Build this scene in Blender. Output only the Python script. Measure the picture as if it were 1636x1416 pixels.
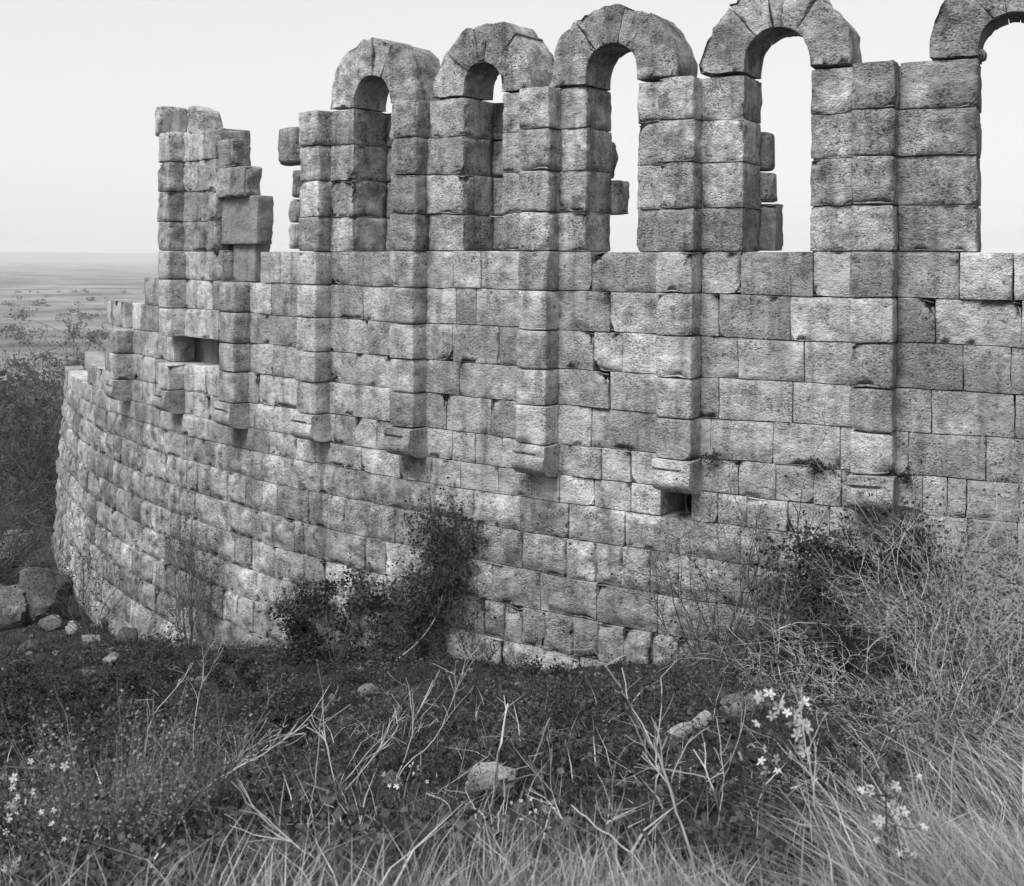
import bpy, math, random
import numpy as np
from mathutils import Vector

# ------------------------------------------------------------------ camera, sky, sun
for o in list(bpy.data.objects):
    bpy.data.objects.remove(o)
scene = bpy.context.scene
COL = scene.collection
EYE = 5.0                      # height of the eye; 0 is near the foot of the wall
FPX = 1900.0                   # focal length in photograph pixels (1636 wide)
HX, HY, ROLL = 818.0, 412.0, 0.006

cam = bpy.data.cameras.new('camera')
cam.sensor_fit = 'HORIZONTAL'
cam.sensor_width = 36.0
cam.lens = FPX / 1636.0 * 36.0
cam.shift_y = -(708.0 - HY) / 1636.0
cam.clip_start = 0.1
cam.clip_end = 30000.0
cam.dof.use_dof = True
cam.dof.focus_distance = 14.5
cam.dof.aperture_fstop = 6.3
camo = bpy.data.objects.new('camera', cam)
camo.location = (0, 0, EYE)
camo.rotation_euler = (math.radians(90), -ROLL, 0)
COL.objects.link(camo)
scene.camera = camo

SUN_EL, SUN_AZ = math.radians(54), math.atan2(-0.56, -0.76)
world = bpy.data.worlds.new('World')
scene.world = world
world.use_nodes = True
wn = world.node_tree.nodes
wl = world.node_tree.links
wn.clear()
sky = wn.new('ShaderNodeTexSky')
sky.sky_type = 'NISHITA'
sky.sun_disc = False
sky.sun_elevation = SUN_EL
sky.sun_rotation = SUN_AZ
sky.altitude = 50
sky.air_density = 2.0
sky.dust_density = 1.0
sky.ozone_density = 1.0
bw = wn.new('ShaderNodeRGBToBW')          # black-and-white plate: the sky has no colour
bg = wn.new('ShaderNodeBackground')
bg.inputs['Strength'].default_value = 0.12
wo = wn.new('ShaderNodeOutputWorld')
wl.new(sky.outputs['Color'], bw.inputs['Color'])
veil = wn.new('ShaderNodeMix')            # thin even cloud over the whole sky
veil.inputs[0].default_value = 0.8
veil.inputs[3].default_value = 3.9
wl.new(bw.outputs['Val'], veil.inputs[2])
wl.new(veil.outputs[0], bg.inputs['Color'])
wl.new(bg.outputs['Background'], wo.inputs['Surface'])

sun = bpy.data.lights.new('sun', 'SUN')
sun.energy = 2.7
sun.angle = math.radians(30)
sun.color = (1, 1, 1)
suno = bpy.data.objects.new('sun', sun)
sd = Vector((math.sin(SUN_AZ) * math.cos(SUN_EL), math.cos(SUN_AZ) * math.cos(SUN_EL), math.sin(SUN_EL)))
suno.rotation_euler = sd.to_track_quat('Z', 'Y').to_euler()
suno.location = (-10, -10, 30)
COL.objects.link(suno)

vs = scene.view_settings
vs.view_transform = 'Standard'
vs.look = 'None'
vs.exposure = 0.8
vs.gamma = 1.0
vs.use_curve_mapping = False

random.seed(7)
RNG = np.random.default_rng(7)

# ------------------------------------------------------------------ helpers
def _hash(ix, iy, iz, seed):
    h = (ix.astype(np.int64) * 374761393 + iy.astype(np.int64) * 668265263 + iz.astype(np.int64) * 2147483647 + seed * 974634777) & 0xffffffff
    h = ((h ^ (h >> 13)) * 1274126177) & 0xffffffff
    h = ((h ^ (h >> 16)) * 2246822519) & 0xffffffff
    return ((h ^ (h >> 15)) & 0xffff) / 32767.5 - 1.0

def vnoise(P, seed=0):
    """value noise in -1..1 at the rows of P (n,3)"""
    P = np.asarray(P, float)
    F = np.floor(P)
    f = P - F
    f = f * f * (3 - 2 * f)
    ix, iy, iz = F[:, 0], F[:, 1], F[:, 2]
    out = 0
    for a in (0, 1):
        wa = f[:, 0] if a else 1 - f[:, 0]
        for b in (0, 1):
            wb = f[:, 1] if b else 1 - f[:, 1]
            for c in (0, 1):
                wc = f[:, 2] if c else 1 - f[:, 2]
                out = out + wa * wb * wc * _hash(ix + a, iy + b, iz + c, seed)
    return out

def fbm(P, seed=0, octaves=3):
    P = np.asarray(P, float)
    s, amp, tot = 0, 1.0, 0
    for i in range(octaves):
        s = s + amp * vnoise(P * (2.03 ** i), seed + 17 * i)
        tot += amp
        amp *= 0.5
    return s / tot

def link(name, me, mat=None, parent=None, smooth=True):
    if mat is not None:
        me.materials.append(mat)
    if smooth and len(me.polygons):
        me.polygons.foreach_set('use_smooth', np.ones(len(me.polygons), bool))
    o = bpy.data.objects.new(name, me)
    COL.objects.link(o)
    if parent is not None:
        o.parent = parent
    return o

def mesh_np(name, V, F):
    """mesh from a vertex array (n,3) and a face array (m,3 or 4), quickly"""
    V = np.asarray(V, np.float32)
    F = np.asarray(F, np.int32)
    me = bpy.data.meshes.new(name)
    k = F.shape[1]
    me.vertices.add(len(V))
    me.vertices.foreach_set('co', V.ravel())
    me.loops.add(F.size)
    me.loops.foreach_set('vertex_index', F.ravel())
    me.polygons.add(len(F))
    me.polygons.foreach_set('loop_start', np.arange(0, F.size, k, dtype=np.int32))
    me.update(calc_edges=True)
    me.validate()
    return me

def thing(name, label, cat, loc=(0, 0, 0), group=None):
    o = bpy.data.objects.new(name, None)
    o.empty_display_size = 0.2
    COL.objects.link(o)
    o.location = loc
    tag(o, label, cat, group)
    return o

def tag(o, label, cat, group=None, kind=None):
    o['label'] = label
    if cat:
        o['category'] = cat
    if group:
        o['group'] = group
    if kind:
        o['kind'] = kind
    return o

# ------------------------------------------------------------------ materials (all grey: a black-and-white plate)
def mat_base(name, rough=0.9):
    m = bpy.data.materials.new(name)
    m.use_nodes = True
    nt = m.node_tree
    b = nt.nodes['Principled BSDF']
    b.inputs['Roughness'].default_value = rough
    b.inputs['Specular IOR Level'].default_value = 0.15
    return m, nt, b

def N(nt, typ, **kw):
    n = nt.nodes.new(typ)
    for k, v in kw.items():
        if hasattr(n, k):
            setattr(n, k, v)
        else:
            n.inputs[k.replace('_', ' ')].default_value = v
    return n

def noise_node(nt, vec, scale, detail=6.0, rough=0.6):
    n = nt.nodes.new('ShaderNodeTexNoise')
    n.inputs['Scale'].default_value = scale
    n.inputs['Detail'].default_value = detail
    n.inputs['Roughness'].default_value = rough
    nt.links.new(vec, n.inputs['Vector'])
    return n.outputs['Fac']

def maprange(nt, val, a, b, c, d):
    n = nt.nodes.new('ShaderNodeMapRange')
    n.inputs['From Min'].default_value = a
    n.inputs['From Max'].default_value = b
    n.inputs['To Min'].default_value = c
    n.inputs['To Max'].default_value = d
    nt.links.new(val, n.inputs['Value'])
    return n.outputs['Result']

def mul(nt, a, b, op='MULTIPLY'):
    n = nt.nodes.new('ShaderNodeMath')
    n.operation = op
    for i, v in enumerate((a, b)):
        if isinstance(v, (int, float)):
            n.inputs[i].default_value = v
        else:
            nt.links.new(v, n.inputs[i])
    return n.outputs[0]

def stone_material(name, base, pit=1.0, bump=1.0, stain=1.0, per_block=0.4):
    m, nt, b = mat_base(name, 0.95)
    geo = nt.nodes.new('ShaderNodeNewGeometry')
    pos0 = geo.outputs['Position']
    vm = nt.nodes.new('ShaderNodeVectorMath')
    vm.operation = 'MULTIPLY'
    vm.inputs[1].default_value = (1, 1, 1.25)         # bedding: pits run along the beds
    nt.links.new(pos0, vm.inputs[0])
    pos = vm.outputs[0]
    info = nt.nodes.new('ShaderNodeObjectInfo')
    rnd = info.outputs['Random']
    # slow weathering, patches, grain, pits; the pits come in fields, smooth skin between them
    big = maprange(nt, noise_node(nt, pos, 0.6, 4, .55), .3, .7, 1 - .3 * stain, 1 + .2 * stain)
    mid = maprange(nt, noise_node(nt, pos, 4.2, 6, .7), .34, .66, 1 - .46 * stain, 1 + .38 * stain)
    grain_f = noise_node(nt, pos, 62.0, 3, .8)
    grain = maprange(nt, grain_f, .32, .68, .72, 1.24)
    pit_f = noise_node(nt, pos, 36.0, 3, .7)
    field = maprange(nt, noise_node(nt, pos, 2.3, 3, .6), .42, .6, .1, 1.0)
    pits = maprange(nt, pit_f, .39, .45, 1 - .6 * pit, 1.0)
    pmix = nt.nodes.new('ShaderNodeMix')
    nt.links.new(field, pmix.inputs[0])
    pmix.inputs[2].default_value = 1.0
    nt.links.new(pits, pmix.inputs[3])
    pits = pmix.outputs[0]
    lich_f = noise_node(nt, pos, 2.1, 8, .74)
    lich = maprange(nt, lich_f, .53, .68, 1.0, 1 - .5 * stain)
    pale = maprange(nt, noise_node(nt, pos, 5.7, 6, .7), .58, .68, 1.0, 1.28)
    cav_f = noise_node(nt, pos, 10.0, 6, .72)
    cav = maprange(nt, cav_f, .34, .40, 1 - .62 * min(1.2, pit), 1.0)
    vs_ = nt.nodes.new('ShaderNodeVectorMath')
    vs_.operation = 'MULTIPLY'
    vs_.inputs[1].default_value = (1, 1, .12)         # water streaks run down the face
    nt.links.new(pos0, vs_.inputs[0])
    streak = maprange(nt, noise_node(nt, vs_.outputs[0], 5.5, 4, .6), .5, .72, 1.0, 1 - .42 * stain)
    pb = maprange(nt, rnd, 0, 1, 1 - per_block * .75, 1 + per_block * .5)
    v = mul(nt, big, mid)
    v = mul(nt, v, grain)
    v = mul(nt, v, pits)
    v = mul(nt, v, lich)
    v = mul(nt, v, pale)
    v = mul(nt, v, cav)
    v = mul(nt, v, streak)
    v = mul(nt, v, pb)
    v = mul(nt, v, base)
    comb = nt.nodes.new('ShaderNodeCombineColor')
    for i in range(3):
        nt.links.new(v, comb.inputs[i])
    nt.links.new(comb.outputs[0], b.inputs['Base Color'])
    h1 = mul(nt, mul(nt, maprange(nt, pit_f, .34, .56, -1, 0), field), .6 * pit)
    h2 = mul(nt, grain_f, .16)
    h3 = mul(nt, maprange(nt, cav_f, .3, .62, 0, 1), .7)
    h = mul(nt, mul(nt, h1, h2, 'ADD'), h3, 'ADD')
    bp = nt.nodes.new('ShaderNodeBump')
    bp.inputs['Strength'].default_value = 0.85
    bp.inputs['Distance'].default_value = 0.05 * bump
    nt.links.new(h, bp.inputs['Height'])
    nt.links.new(bp.outputs['Normal'], b.inputs['Normal'])
    return m

def plain_material(name, lo, hi, scale=4.0, rough=0.9, trans=0.0, rnd_amt=0.0):
    m, nt, b = mat_base(name, rough)
    geo = nt.nodes.new('ShaderNodeNewGeometry')
    f = noise_node(nt, geo.outputs['Position'], scale, 5, .65)
    v = maprange(nt, f, .3, .7, lo, hi)
    if rnd_amt:
        r = maprange(nt, geo.outputs['Random Per Island'], 0, 1, 1 - rnd_amt, 1 + rnd_amt)
        v = mul(nt, v, r)
    comb = nt.nodes.new('ShaderNodeCombineColor')
    for i in range(3):
        nt.links.new(v, comb.inputs[i])
    nt.links.new(comb.outputs[0], b.inputs['Base Color'])
    if trans:
        b.inputs['Transmission Weight'].default_value = 0.0
        tr = nt.nodes.new('ShaderNodeBsdfTranslucent')
        nt.links.new(comb.outputs[0], tr.inputs['Color'])
        mx = nt.nodes.new('ShaderNodeMixShader')
        mx.inputs[0].default_value = trans
        out = nt.nodes['Material Output']
        nt.links.new(b.outputs[0], mx.inputs[1])
        nt.links.new(tr.outputs[0], mx.inputs[2])
        nt.links.new(mx.outputs[0], out.inputs['Surface'])
    return m

M = {}
M['ashlar'] = stone_material('ashlar_limestone', 0.54, pit=1.1, bump=.9)
M['podium'] = stone_material('rusticated_limestone', 0.56, pit=1.3, bump=1.5, stain=1.35)
M['pier'] = stone_material('weathered_limestone', 0.54, pit=1.3, bump=1.3, stain=1.2, per_block=.34)
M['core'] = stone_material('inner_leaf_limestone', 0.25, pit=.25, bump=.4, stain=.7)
M['rock'] = stone_material('field_rock', 0.27, pit=1.0, bump=1.6, stain=1.3)
M['pale_rock'] = stone_material('pale_rock', 0.45, pit=.6, bump=1.0, stain=.8)
M['soil'] = plain_material('dark_turf_soil', .018, .07, 1.3)
M['turf'] = plain_material('low_turf', .014, .055, 1.1, rnd_amt=.6, trans=.2)
M['dry'] = plain_material('dry_grass', .15, .42, 2.2, rnd_amt=.65, trans=.25)
M['leaf'] = plain_material('dark_leaf', .02, .06, 3.0, rnd_amt=.6, trans=.2)
M['leaf_mid'] = plain_material('grey_leaf', .035, .10, 3.0, rnd_amt=.5, trans=.2)
M['weed'] = plain_material('grey_weed', .09, .22, 2.0, rnd_amt=.45, trans=.2)
M['herb'] = plain_material('ground_herb', .012, .10, .8, rnd_amt=.6, trans=.2)
M['twig'] = plain_material('grey_twig', .05, .13, 5.0, rnd_amt=.5)
M['pale_twig'] = plain_material('bleached_stalk', .28, .48, 5.0, rnd_amt=.35)
M['petal'] = plain_material('white_petal', .5, .65, 30.0, trans=.3)
M['bark'] = plain_material('bleached_bark', .12, .34, 22.0)

# ------------------------------------------------------------------ terrain
def sstep(a, b, x):
    t = np.clip((x - a) / (b - a), 0, 1)
    return t * t * (3 - 2 * t)

PLAIN = -38.0
def ground_h(x, y):
    """height of the ground (world z) at x, y arrays"""
    x = np.asarray(x, float)
    y = np.asarray(y, float)
    base = np.interp(y, [-60, -10, 0, 2, 3.5, 5, 8, 11, 14, 20, 27, 34, 45, 60, 90], [-1.4, -1.45, -1.5, -1.68, -2.0, -2.48, -3.42, -4.22, -4.95, -6.15, -7.35, -7.0, -7.3, -9, -13])
    lat = .075 * np.clip(x, -14, 9)
    bank = .22 * sstep(2.2, 5.5, x) * sstep(4, 8, y) * (1 - sstep(12, 17, y))
    q = np.stack([x, y, x * 0], -1).reshape(-1, 3)
    bump = (.19 * fbm(q * .55, 3, 3) + .035 * vnoise(q * 3.1, 5)).reshape(x.shape)
    near = base + lat + bank + bump
    rho = np.hypot(x - 2, y - 12)
    t = sstep(24, 420, rho)
    far = PLAIN + (3.5 * fbm(q * .004, 9, 3)).reshape(x.shape) * sstep(300, 900, rho)
    roll = (1.4 * fbm(q * .03, 21, 3)).reshape(x.shape) * sstep(26, 70, rho)
    return EYE + near * (1 - t) + far * t + roll * (1 - .8 * t)

def gh(x, y):
    return float(ground_h(np.array([x]), np.array([y]))[0])

def ray(px, py):
    a, b = px - HX, py - HY
    return (a - ROLL * b) / FPX, -(b + ROLL * a) / FPX        # x and z per metre of depth

def on_ground(px, py, far=600):
    rx, rz = ray(px, py)
    d = np.concatenate([np.linspace(1.5, 60, 1200), np.linspace(60, far, 800)])
    h = ground_h(rx * d, d)
    below = np.nonzero(EYE + rz * d <= h)[0]
    i = below[0] if len(below) else len(d) - 1
    return Vector((rx * d[i], d[i], h[i]))

def build_ground():
    def axis(n, reach, k):
        t = np.linspace(-1, 1, n)
        return reach * np.sinh(k * t) / math.sinh(k)
    xs = axis(330, 14000, 10.2)
    ys = axis(330, 14000, 10.2) + 8.0
    X, Y = np.meshgrid(xs, ys)
    Z = ground_h(X, Y)
    V = np.stack([X, Y, Z], -1).reshape(-1, 3)
    n = len(xs)
    i, j = np.meshgrid(np.arange(n - 1), np.arange(len(ys) - 1))
    a = (j * n + i).ravel()
    F = np.stack([a, a + 1, a + n + 1, a + n], -1)
    m, nt, b = mat_base('ground_earth', .95)
    geo = nt.nodes.new('ShaderNodeNewGeometry')
    pos = geo.outputs['Position']
    near = maprange(nt, noise_node(nt, pos, 1.4, 7, .7), .3, .7, .015, .06)
    fields = maprange(nt, noise_node(nt, pos, .011, 5, .6), .35, .65, .05, .24)
    sep = nt.nodes.new('ShaderNodeSeparateXYZ')
    nt.links.new(pos, sep.inputs[0])
    k = maprange(nt, sep.outputs['Y'], 60, 220, 0, 1)
    mx = nt.nodes.new('ShaderNodeMix')
    nt.links.new(k, mx.inputs[0])
    nt.links.new(near, mx.inputs[2])
    nt.links.new(fields, mx.inputs[3])
    comb = nt.nodes.new('ShaderNodeCombineColor')
    for q in range(3):
        nt.links.new(mx.outputs[0], comb.inputs[q])
    nt.links.new(comb.outputs[0], b.inputs['Base Color'])
    bp = nt.nodes.new('ShaderNodeBump')
    bp.inputs['Distance'].default_value = .06
    nt.links.new(noise_node(nt, pos, 7, 6, .7), bp.inputs['Height'])
    nt.links.new(bp.outputs['Normal'], b.inputs['Normal'])
    o = link('ground', mesh_np('ground', V, F), m)
    o['kind'] = 'structure'

def build_hills():
    n = 160
    ang = np.linspace(math.radians(-70), math.radians(70), n)
    rows = []
    prof = 24 + 14 * fbm(np.stack([ang * 9, ang * 0, ang * 0], -1), 31, 4) + 6 * fbm(np.stack([ang * 31, ang * 0, ang * 0], -1), 33, 3)
    for k, (r, f) in enumerate(((7600, 0), (8200, .35), (8800, .8), (9400, 1), (10200, .7), (11500, 0))):
        z = EYE + PLAIN - 6 + f * (prof + 46)
        rows.append(np.stack([r * np.sin(ang), r * np.cos(ang), z], -1))
    V = np.concatenate(rows)
    F = []
    for k in range(len(rows) - 1):
        for i in range(n - 1):
            a = k * n + i
            F.append((a, a + 1, a + n + 1, a + n))
    o = link('hills', mesh_np('hills', V, F), plain_material('far_hill', .07, .16, .002))
    o['kind'] = 'structure'

build_ground()
build_hills()

# ------------------------------------------------------------------ the curved wall
CX, CY, RF = 18.37, 41.35, 32.0      # centre and radius of the pilaster fronts
PROT = 0.29
RW = RF - PROT                        # radius of the wall face

def s_at(px, r=RW, py=600):
    """arc position (metres along the wall face) of the photograph column px on radius r"""
    rx, _ = ray(px, py)
    a = rx * rx + 1
    b = -2 * (rx * CX + CY)
    c = CX * CX + CY * CY - r * r
    disc = max(b * b - 4 * a * c, 0)
    d = (-b - math.sqrt(disc)) / (2 * a)
    return RW * math.atan2(rx * d - CX, CY - d)

def w(s, z, r):
    th = np.asarray(s) / RW
    return np.stack([CX + r * np.sin(th), CY - r * np.cos(th), np.asarray(z) + 0 * th], -1)

JZ = {10: 2.62, 9: 2.15, 8: 1.633, 7: 1.116, 6: .587, 5: .084, 4: -.412, 3: -.908, 2: -1.394, 1: -1.866, 0: -2.337, -1: -2.745, -2: -3.10,
      -3: -3.53, -4: -4.01, -5: -4.49, -6: -4.95, -7: -5.42, -8: -5.9, -9: -6.36, -10: -6.85, -11: -7.35, -12: -7.85}
def zj(k, s):
    s = np.asarray(s, float)
    q = np.stack([np.ravel(s) * .7, np.ravel(s) * 0 + k * 3.7, np.ravel(s) * 0], -1)
    wob = .017 * vnoise(q, 41) + .008 * vnoise(q * 5, 43)
    return EYE + JZ[k] + wob.reshape(s.shape)

_lat = {}
def lattice(nx, ny, nz):
    key = (nx, ny, nz)
    if key in _lat:
        return _lat[key]
    idx = {}
    pts = []
    def g(i, j, k):
        if (i, j, k) not in idx:
            idx[(i, j, k)] = len(pts)
            pts.append((i, j, k))
        return idx[(i, j, k)]
    F = []
    for i in range(nx - 1):
        for j in range(ny - 1):
            F.append((g(i, j, 0), g(i + 1, j, 0), g(i + 1, j + 1, 0), g(i, j + 1, 0)))
            F.append((g(i, j, nz - 1), g(i, j + 1, nz - 1), g(i + 1, j + 1, nz - 1), g(i + 1, j, nz - 1)))
    for i in range(nx - 1):
        for k in range(nz - 1):
            F.append((g(i, 0, k), g(i, 0, k + 1), g(i + 1, 0, k + 1), g(i + 1, 0, k)))
            F.append((g(i, ny - 1, k), g(i + 1, ny - 1, k), g(i + 1, ny - 1, k + 1), g(i, ny - 1, k + 1)))
    for j in range(ny - 1):
        for k in range(nz - 1):
            F.append((g(0, j, k), g(0, j + 1, k), g(0, j + 1, k + 1), g(0, j, k + 1)))
            F.append((g(nx - 1, j, k), g(nx - 1, j, k + 1), g(nx - 1, j + 1, k + 1), g(nx - 1, j + 1, k)))
    _lat[key] = (np.array(pts), np.array(F))
    return _lat[key]

def axis_pts(L, r, cell):
    n = max(1, int(round((L - 2 * r) / cell)))
    inner = np.linspace(r, L - r, n + 1)
    return np.concatenate([[0, .35 * r], inner, [L - .35 * r, L]])

SEED = [100]
def rock_box(A, B, C, r, cell, amp, lump, chips=1, coarse_depth=True, boss=0.0, erode=0.006):
    """a worn box in local a (width), b (height), c (depth; 0 is the front): rounded, chipped and rough.
    returns local points and faces"""
    SEED[0] += 1
    sd_ = SEED[0]
    rg = np.random.default_rng(sd_)
    r = min(r, A * .3, B * .3, C * .3)
    ax, ay = axis_pts(A, r, cell), axis_pts(B, r, cell)
    az = np.array([0, .35 * r, r, C * .5, C]) if coarse_depth else axis_pts(C, r, cell * 1.3)
    pts, F = lattice(len(ax), len(ay), len(az))
    P = np.stack([ax[pts[:, 0]], ay[pts[:, 1]], az[pts[:, 2]]], -1)
    lo = np.array([r, r, r])
    hi = np.array([A - r, B - r, C - r if not coarse_depth else C])
    Q = np.clip(P, lo, hi)
    d = P - Q
    L = np.linalg.norm(d, axis=1, keepdims=True)
    n = d / np.maximum(L, 1e-9)
    P2 = Q + n * r
    off = rg.uniform(0, 100, 3)
    W = P2 + off
    disp = amp * fbm(W * 9, sd_, 3) + lump * fbm(W * 2.6, sd_ + 5, 2)
    # worn arrises: the nearer to an edge, the more is gone, in uneven bites
    df = np.sort(np.stack([np.minimum(P[:, 0], A - P[:, 0]), np.minimum(P[:, 1], B - P[:, 1]), np.minimum(P[:, 2], C - P[:, 2]) if not coarse_depth else P[:, 2]], -1), 1)
    eg = np.clip(1 - df[:, 1] / .03, 0, 1)
    disp = disp - erode * eg * np.clip(.35 + 2.2 * fbm(W * 11, sd_ + 21, 3), 0, 2.6)
    for _ in range(chips):                                   # broken corners and edges
        c = np.array([rg.choice([0, A]) if rg.random() < .8 else rg.uniform(0, A), rg.choice([0, B]), 0 if rg.random() < .8 else C])
        rad = rg.uniform(.05, .16) * min(1.6, max(.7, B / .45))
        dd = np.linalg.norm((P2 - c) * np.array([.8, 1, 1]), axis=1)
        disp = disp - np.clip(1 - dd / rad, 0, 1) * rad * rg.uniform(.3, .7) * (1 + .6 * vnoise(W * 14, sd_ + 9))
    if boss:
        u, v = P2[:, 0] / A, P2[:, 1] / B
        k = np.clip(3 * (1 - np.abs(2 * u - 1) - .1), 0, 1) * np.clip(3 * (1 - np.abs(2 * v - 1) - .12), 0, 1)
        k = k * (P2[:, 2] < r * .9)
        disp = disp + boss * k * (1 + 1.7 * fbm(W * 4.6, sd_ + 11, 3))
    disp = np.where(np.abs(n[:, 1]) > .6, disp * .35, disp)      # beds stay close-fitting
    # keep neighbours from swelling into one another
    side = np.maximum(np.abs(n[:, 0]), np.abs(n[:, 1]))
    disp = np.where(side > .8, np.minimum(disp, .002), disp)
    return P2 + n * disp[:, None], F

def block(name, s0, s1, k0, k1, parent, mat, r_front=RW, depth=.4, under=(0, 0), gap=.0035, rnd=.008, cell=.085, amp=.012, lump=.02,
          chips=1, coarse=True, boss=0.0, erode=.006, lean=None, ztop=None, zbot=None, tilt=0.0):
    rg = np.random.default_rng(SEED[0] * 7 + 3)
    A = s1 - s0 - 2 * gap * rg.uniform(.4, 1.3)
    sm = (s0 + s1) / 2
    zb = float(zj(k0, sm)) if zbot is None else zbot
    zt = float(zj(k1, sm)) if ztop is None else ztop
    B = zt - zb - .009
    r_front = r_front + rg.normal(0, .009)
    P, F = rock_box(A, B, depth, rnd * rg.uniform(.75, 1.7), cell, amp, lump, chips, coarse, boss, erode)
    s = s0 + (s1 - s0 - A) / 2 + P[:, 0]
    s = np.where(P[:, 0] < .04, s - under[0], np.where(P[:, 0] > A - .04, s + under[1], s))   # runs on behind a pilaster cut from the same block
    v = P[:, 1] / B
    if zbot is None and ztop is None:
        z = zj(k0, s) * (1 - v) + zj(k1, s) * v + (.5 - v) * .009
    else:
        z = zb + .003 + P[:, 1]
    if lean is None:
        lean = rg.normal(0, .006)
    s = s + lean * (v - .5)
    if tilt:
        z = z + tilt * (s - sm)
    Wd = w(s, z, r_front - P[:, 2])
    c = Wd.mean(0)
    o = link(name, mesh_np(name, Wd - c, F), mat, parent)
    o.location = c - np.array(parent.location)
    return o

wall = thing('arcade_ruin', 'long curved ruined wall of grey stone blocks with pilasters and four round arches on top', 'wall', (0, 0, 0))

def solid(name, s0, s1, z0, z1, d0, d1, mat, parent, step=.3):
    """plain curved slab between depths d0 and d1 behind the wall face (the inner leaf behind the facing blocks)"""
    n = max(2, int((s1 - s0) / step) + 1)
    ss = np.linspace(s0, s1, n)
    zz = np.linspace(z0, z1, max(2, int((z1 - z0) / .4)))
    pts, F = lattice(n, len(zz), 2)
    S, Zc = ss[pts[:, 0]], zz[pts[:, 1]]
    Rr = np.where(pts[:, 2] == 0, RW - d0, RW - d1)
    Wd = w(S, Zc, Rr)
    return link(name, mesh_np(name, Wd, F), mat, parent, smooth=False)

# pilaster left edges measured on their front plane, then one more each way out of the frame
PW = .46
PL = [s_at(x, RF) for x in (177, 254, 351, 474, 622, 826, 1048, 1358)]
PL.append(PL[-1] + 2.25)
S_LEFT = PL[0] - 7.5
S_RIGHT = PL[8] + 1.6
sx = lambda px: s_at(px)

# facing joints read from the photograph, as columns, for each course k (between joints k and k+1)
JOINTS = {
    4: [418, 449, 521, 576, 726, 770, 946, 1184, 1300, 1534, 1620],
    3: [435, 582, 730, 762, 976, 1150, 1264, 1496, 1634],
    2: [413, 590, 725, 799, 950, 996, 1181, 1287, 1541],
    1: [438, 571, 737, 976, 1151, 1269, 1491, 1624],
    0: [415, 440, 582, 716, 787, 947, 1039, 1138, 1238, 1345, 1454, 1578],
    -1: [409, 440, 539, 571, 605, 689, 726, 762, 805, 917, 965, 1011, 1183, 1242, 1303, 1348, 1477, 1517, 1547, 1632],
    -2: [434, 477, 507, 554, 581, 643, 692, 741, 800, 850, 898, 953, 1012, 1060, 1108, 1150, 1197, 1262, 1330, 1400, 1470, 1550, 1630],
    -3: [465, 516, 571, 628, 692, 762, 837, 914, 1003, 1091, 1188, 1290, 1390, 1490, 1590],
    -4: [428, 451, 501, 531, 558, 585, 612, 639, 667, 700, 735, 770, 806, 841, 875, 913, 958, 1001, 1046, 1091, 1136, 1193],
    -5: [428, 481, 494, 532, 594, 626, 690, 740, 795, 873, 962, 1059, 1150],
    -6: [415, 453, 477, 499, 533, 560, 590, 625, 655, 690, 720, 750, 785, 818, 846, 882, 927, 967, 1008, 1052, 1093],
    -7: [426, 480, 540],
    -8: [423, 444, 469, 492, 523],
}
HEADERS = {-4, -6, -8, -10}
def course_joints(k, a, b):
    """joint positions strictly inside a..b for course k, read off where known and in the same bond elsewhere"""
    known = sorted(sx(p) for p in JOINTS.get(k, []))
    rg = random.Random(k * 131 + 7)
    lo = known[0] if known else 1e9
    hi = known[-1] if known else -1e9
    out = list(known)
    if k in HEADERS:
        mean, sp = .46, .10
    elif k == -1:
        mean, sp = .45, .15
    elif k < -1:
        mean, sp = 1.0, .22
    else:
        mean, sp = .62, .24
    start = lo if known else PL[5]
    p = start
    while p > S_LEFT:
        p -= mean + rg.uniform(-sp, sp)
        out.append(p)
    p = hi if known else start
    while p < S_RIGHT:
        p += mean + rg.uniform(-sp, sp)
        out.append(p)
    return [p for p in sorted(out) if a + .09 < p < b - .09]

def px_of(s, z=0, r=RW):
    X = CX + r * math.sin(s / RW)
    Y = CY - r * math.cos(s / RW)
    return HX + FPX * X / Y

GAPS = [(1, 284, 374), (4, 350, 419), (-2, 1058, 1110), (5, 0, 1), (3, 396, 408)]
def missing(k, s0, s1):
    m = px_of((s0 + s1) / 2)
    for (kk, a, b) in GAPS:
        if kk == k and a <= m <= b:
            return True
    if k > -2 and m < 138:
        return True
    if k > -1 and m < 170:
        return True
    if 170 <= m < 226 and k > 2:
        return True
    if 226 <= m < 250 and k > 3:
        return True
    return False

def run(k, a, b, parent, mat, bonded=False, **kw):
    js = [a] + course_joints(k, a, b) + [b]
    for s0, s1 in zip(js[:-1], js[1:]):
        if missing(k, s0, s1):
            continue
        sm = (s0 + s1) / 2
        p = w(sm, 0, RW)
        if EYE + JZ[k + 1] < gh(p[0], p[1] - .15) - .12:
            continue
        un = [0, 0]
        if bonded:
            if s0 == a and a > S_LEFT and random.random() < .6:
                un[0] = .05
            if s1 == b and random.random() < .6:
                un[1] = .05
        block('stone', s0, s1, k, k + 1, parent, mat, under=un, **kw)

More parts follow.
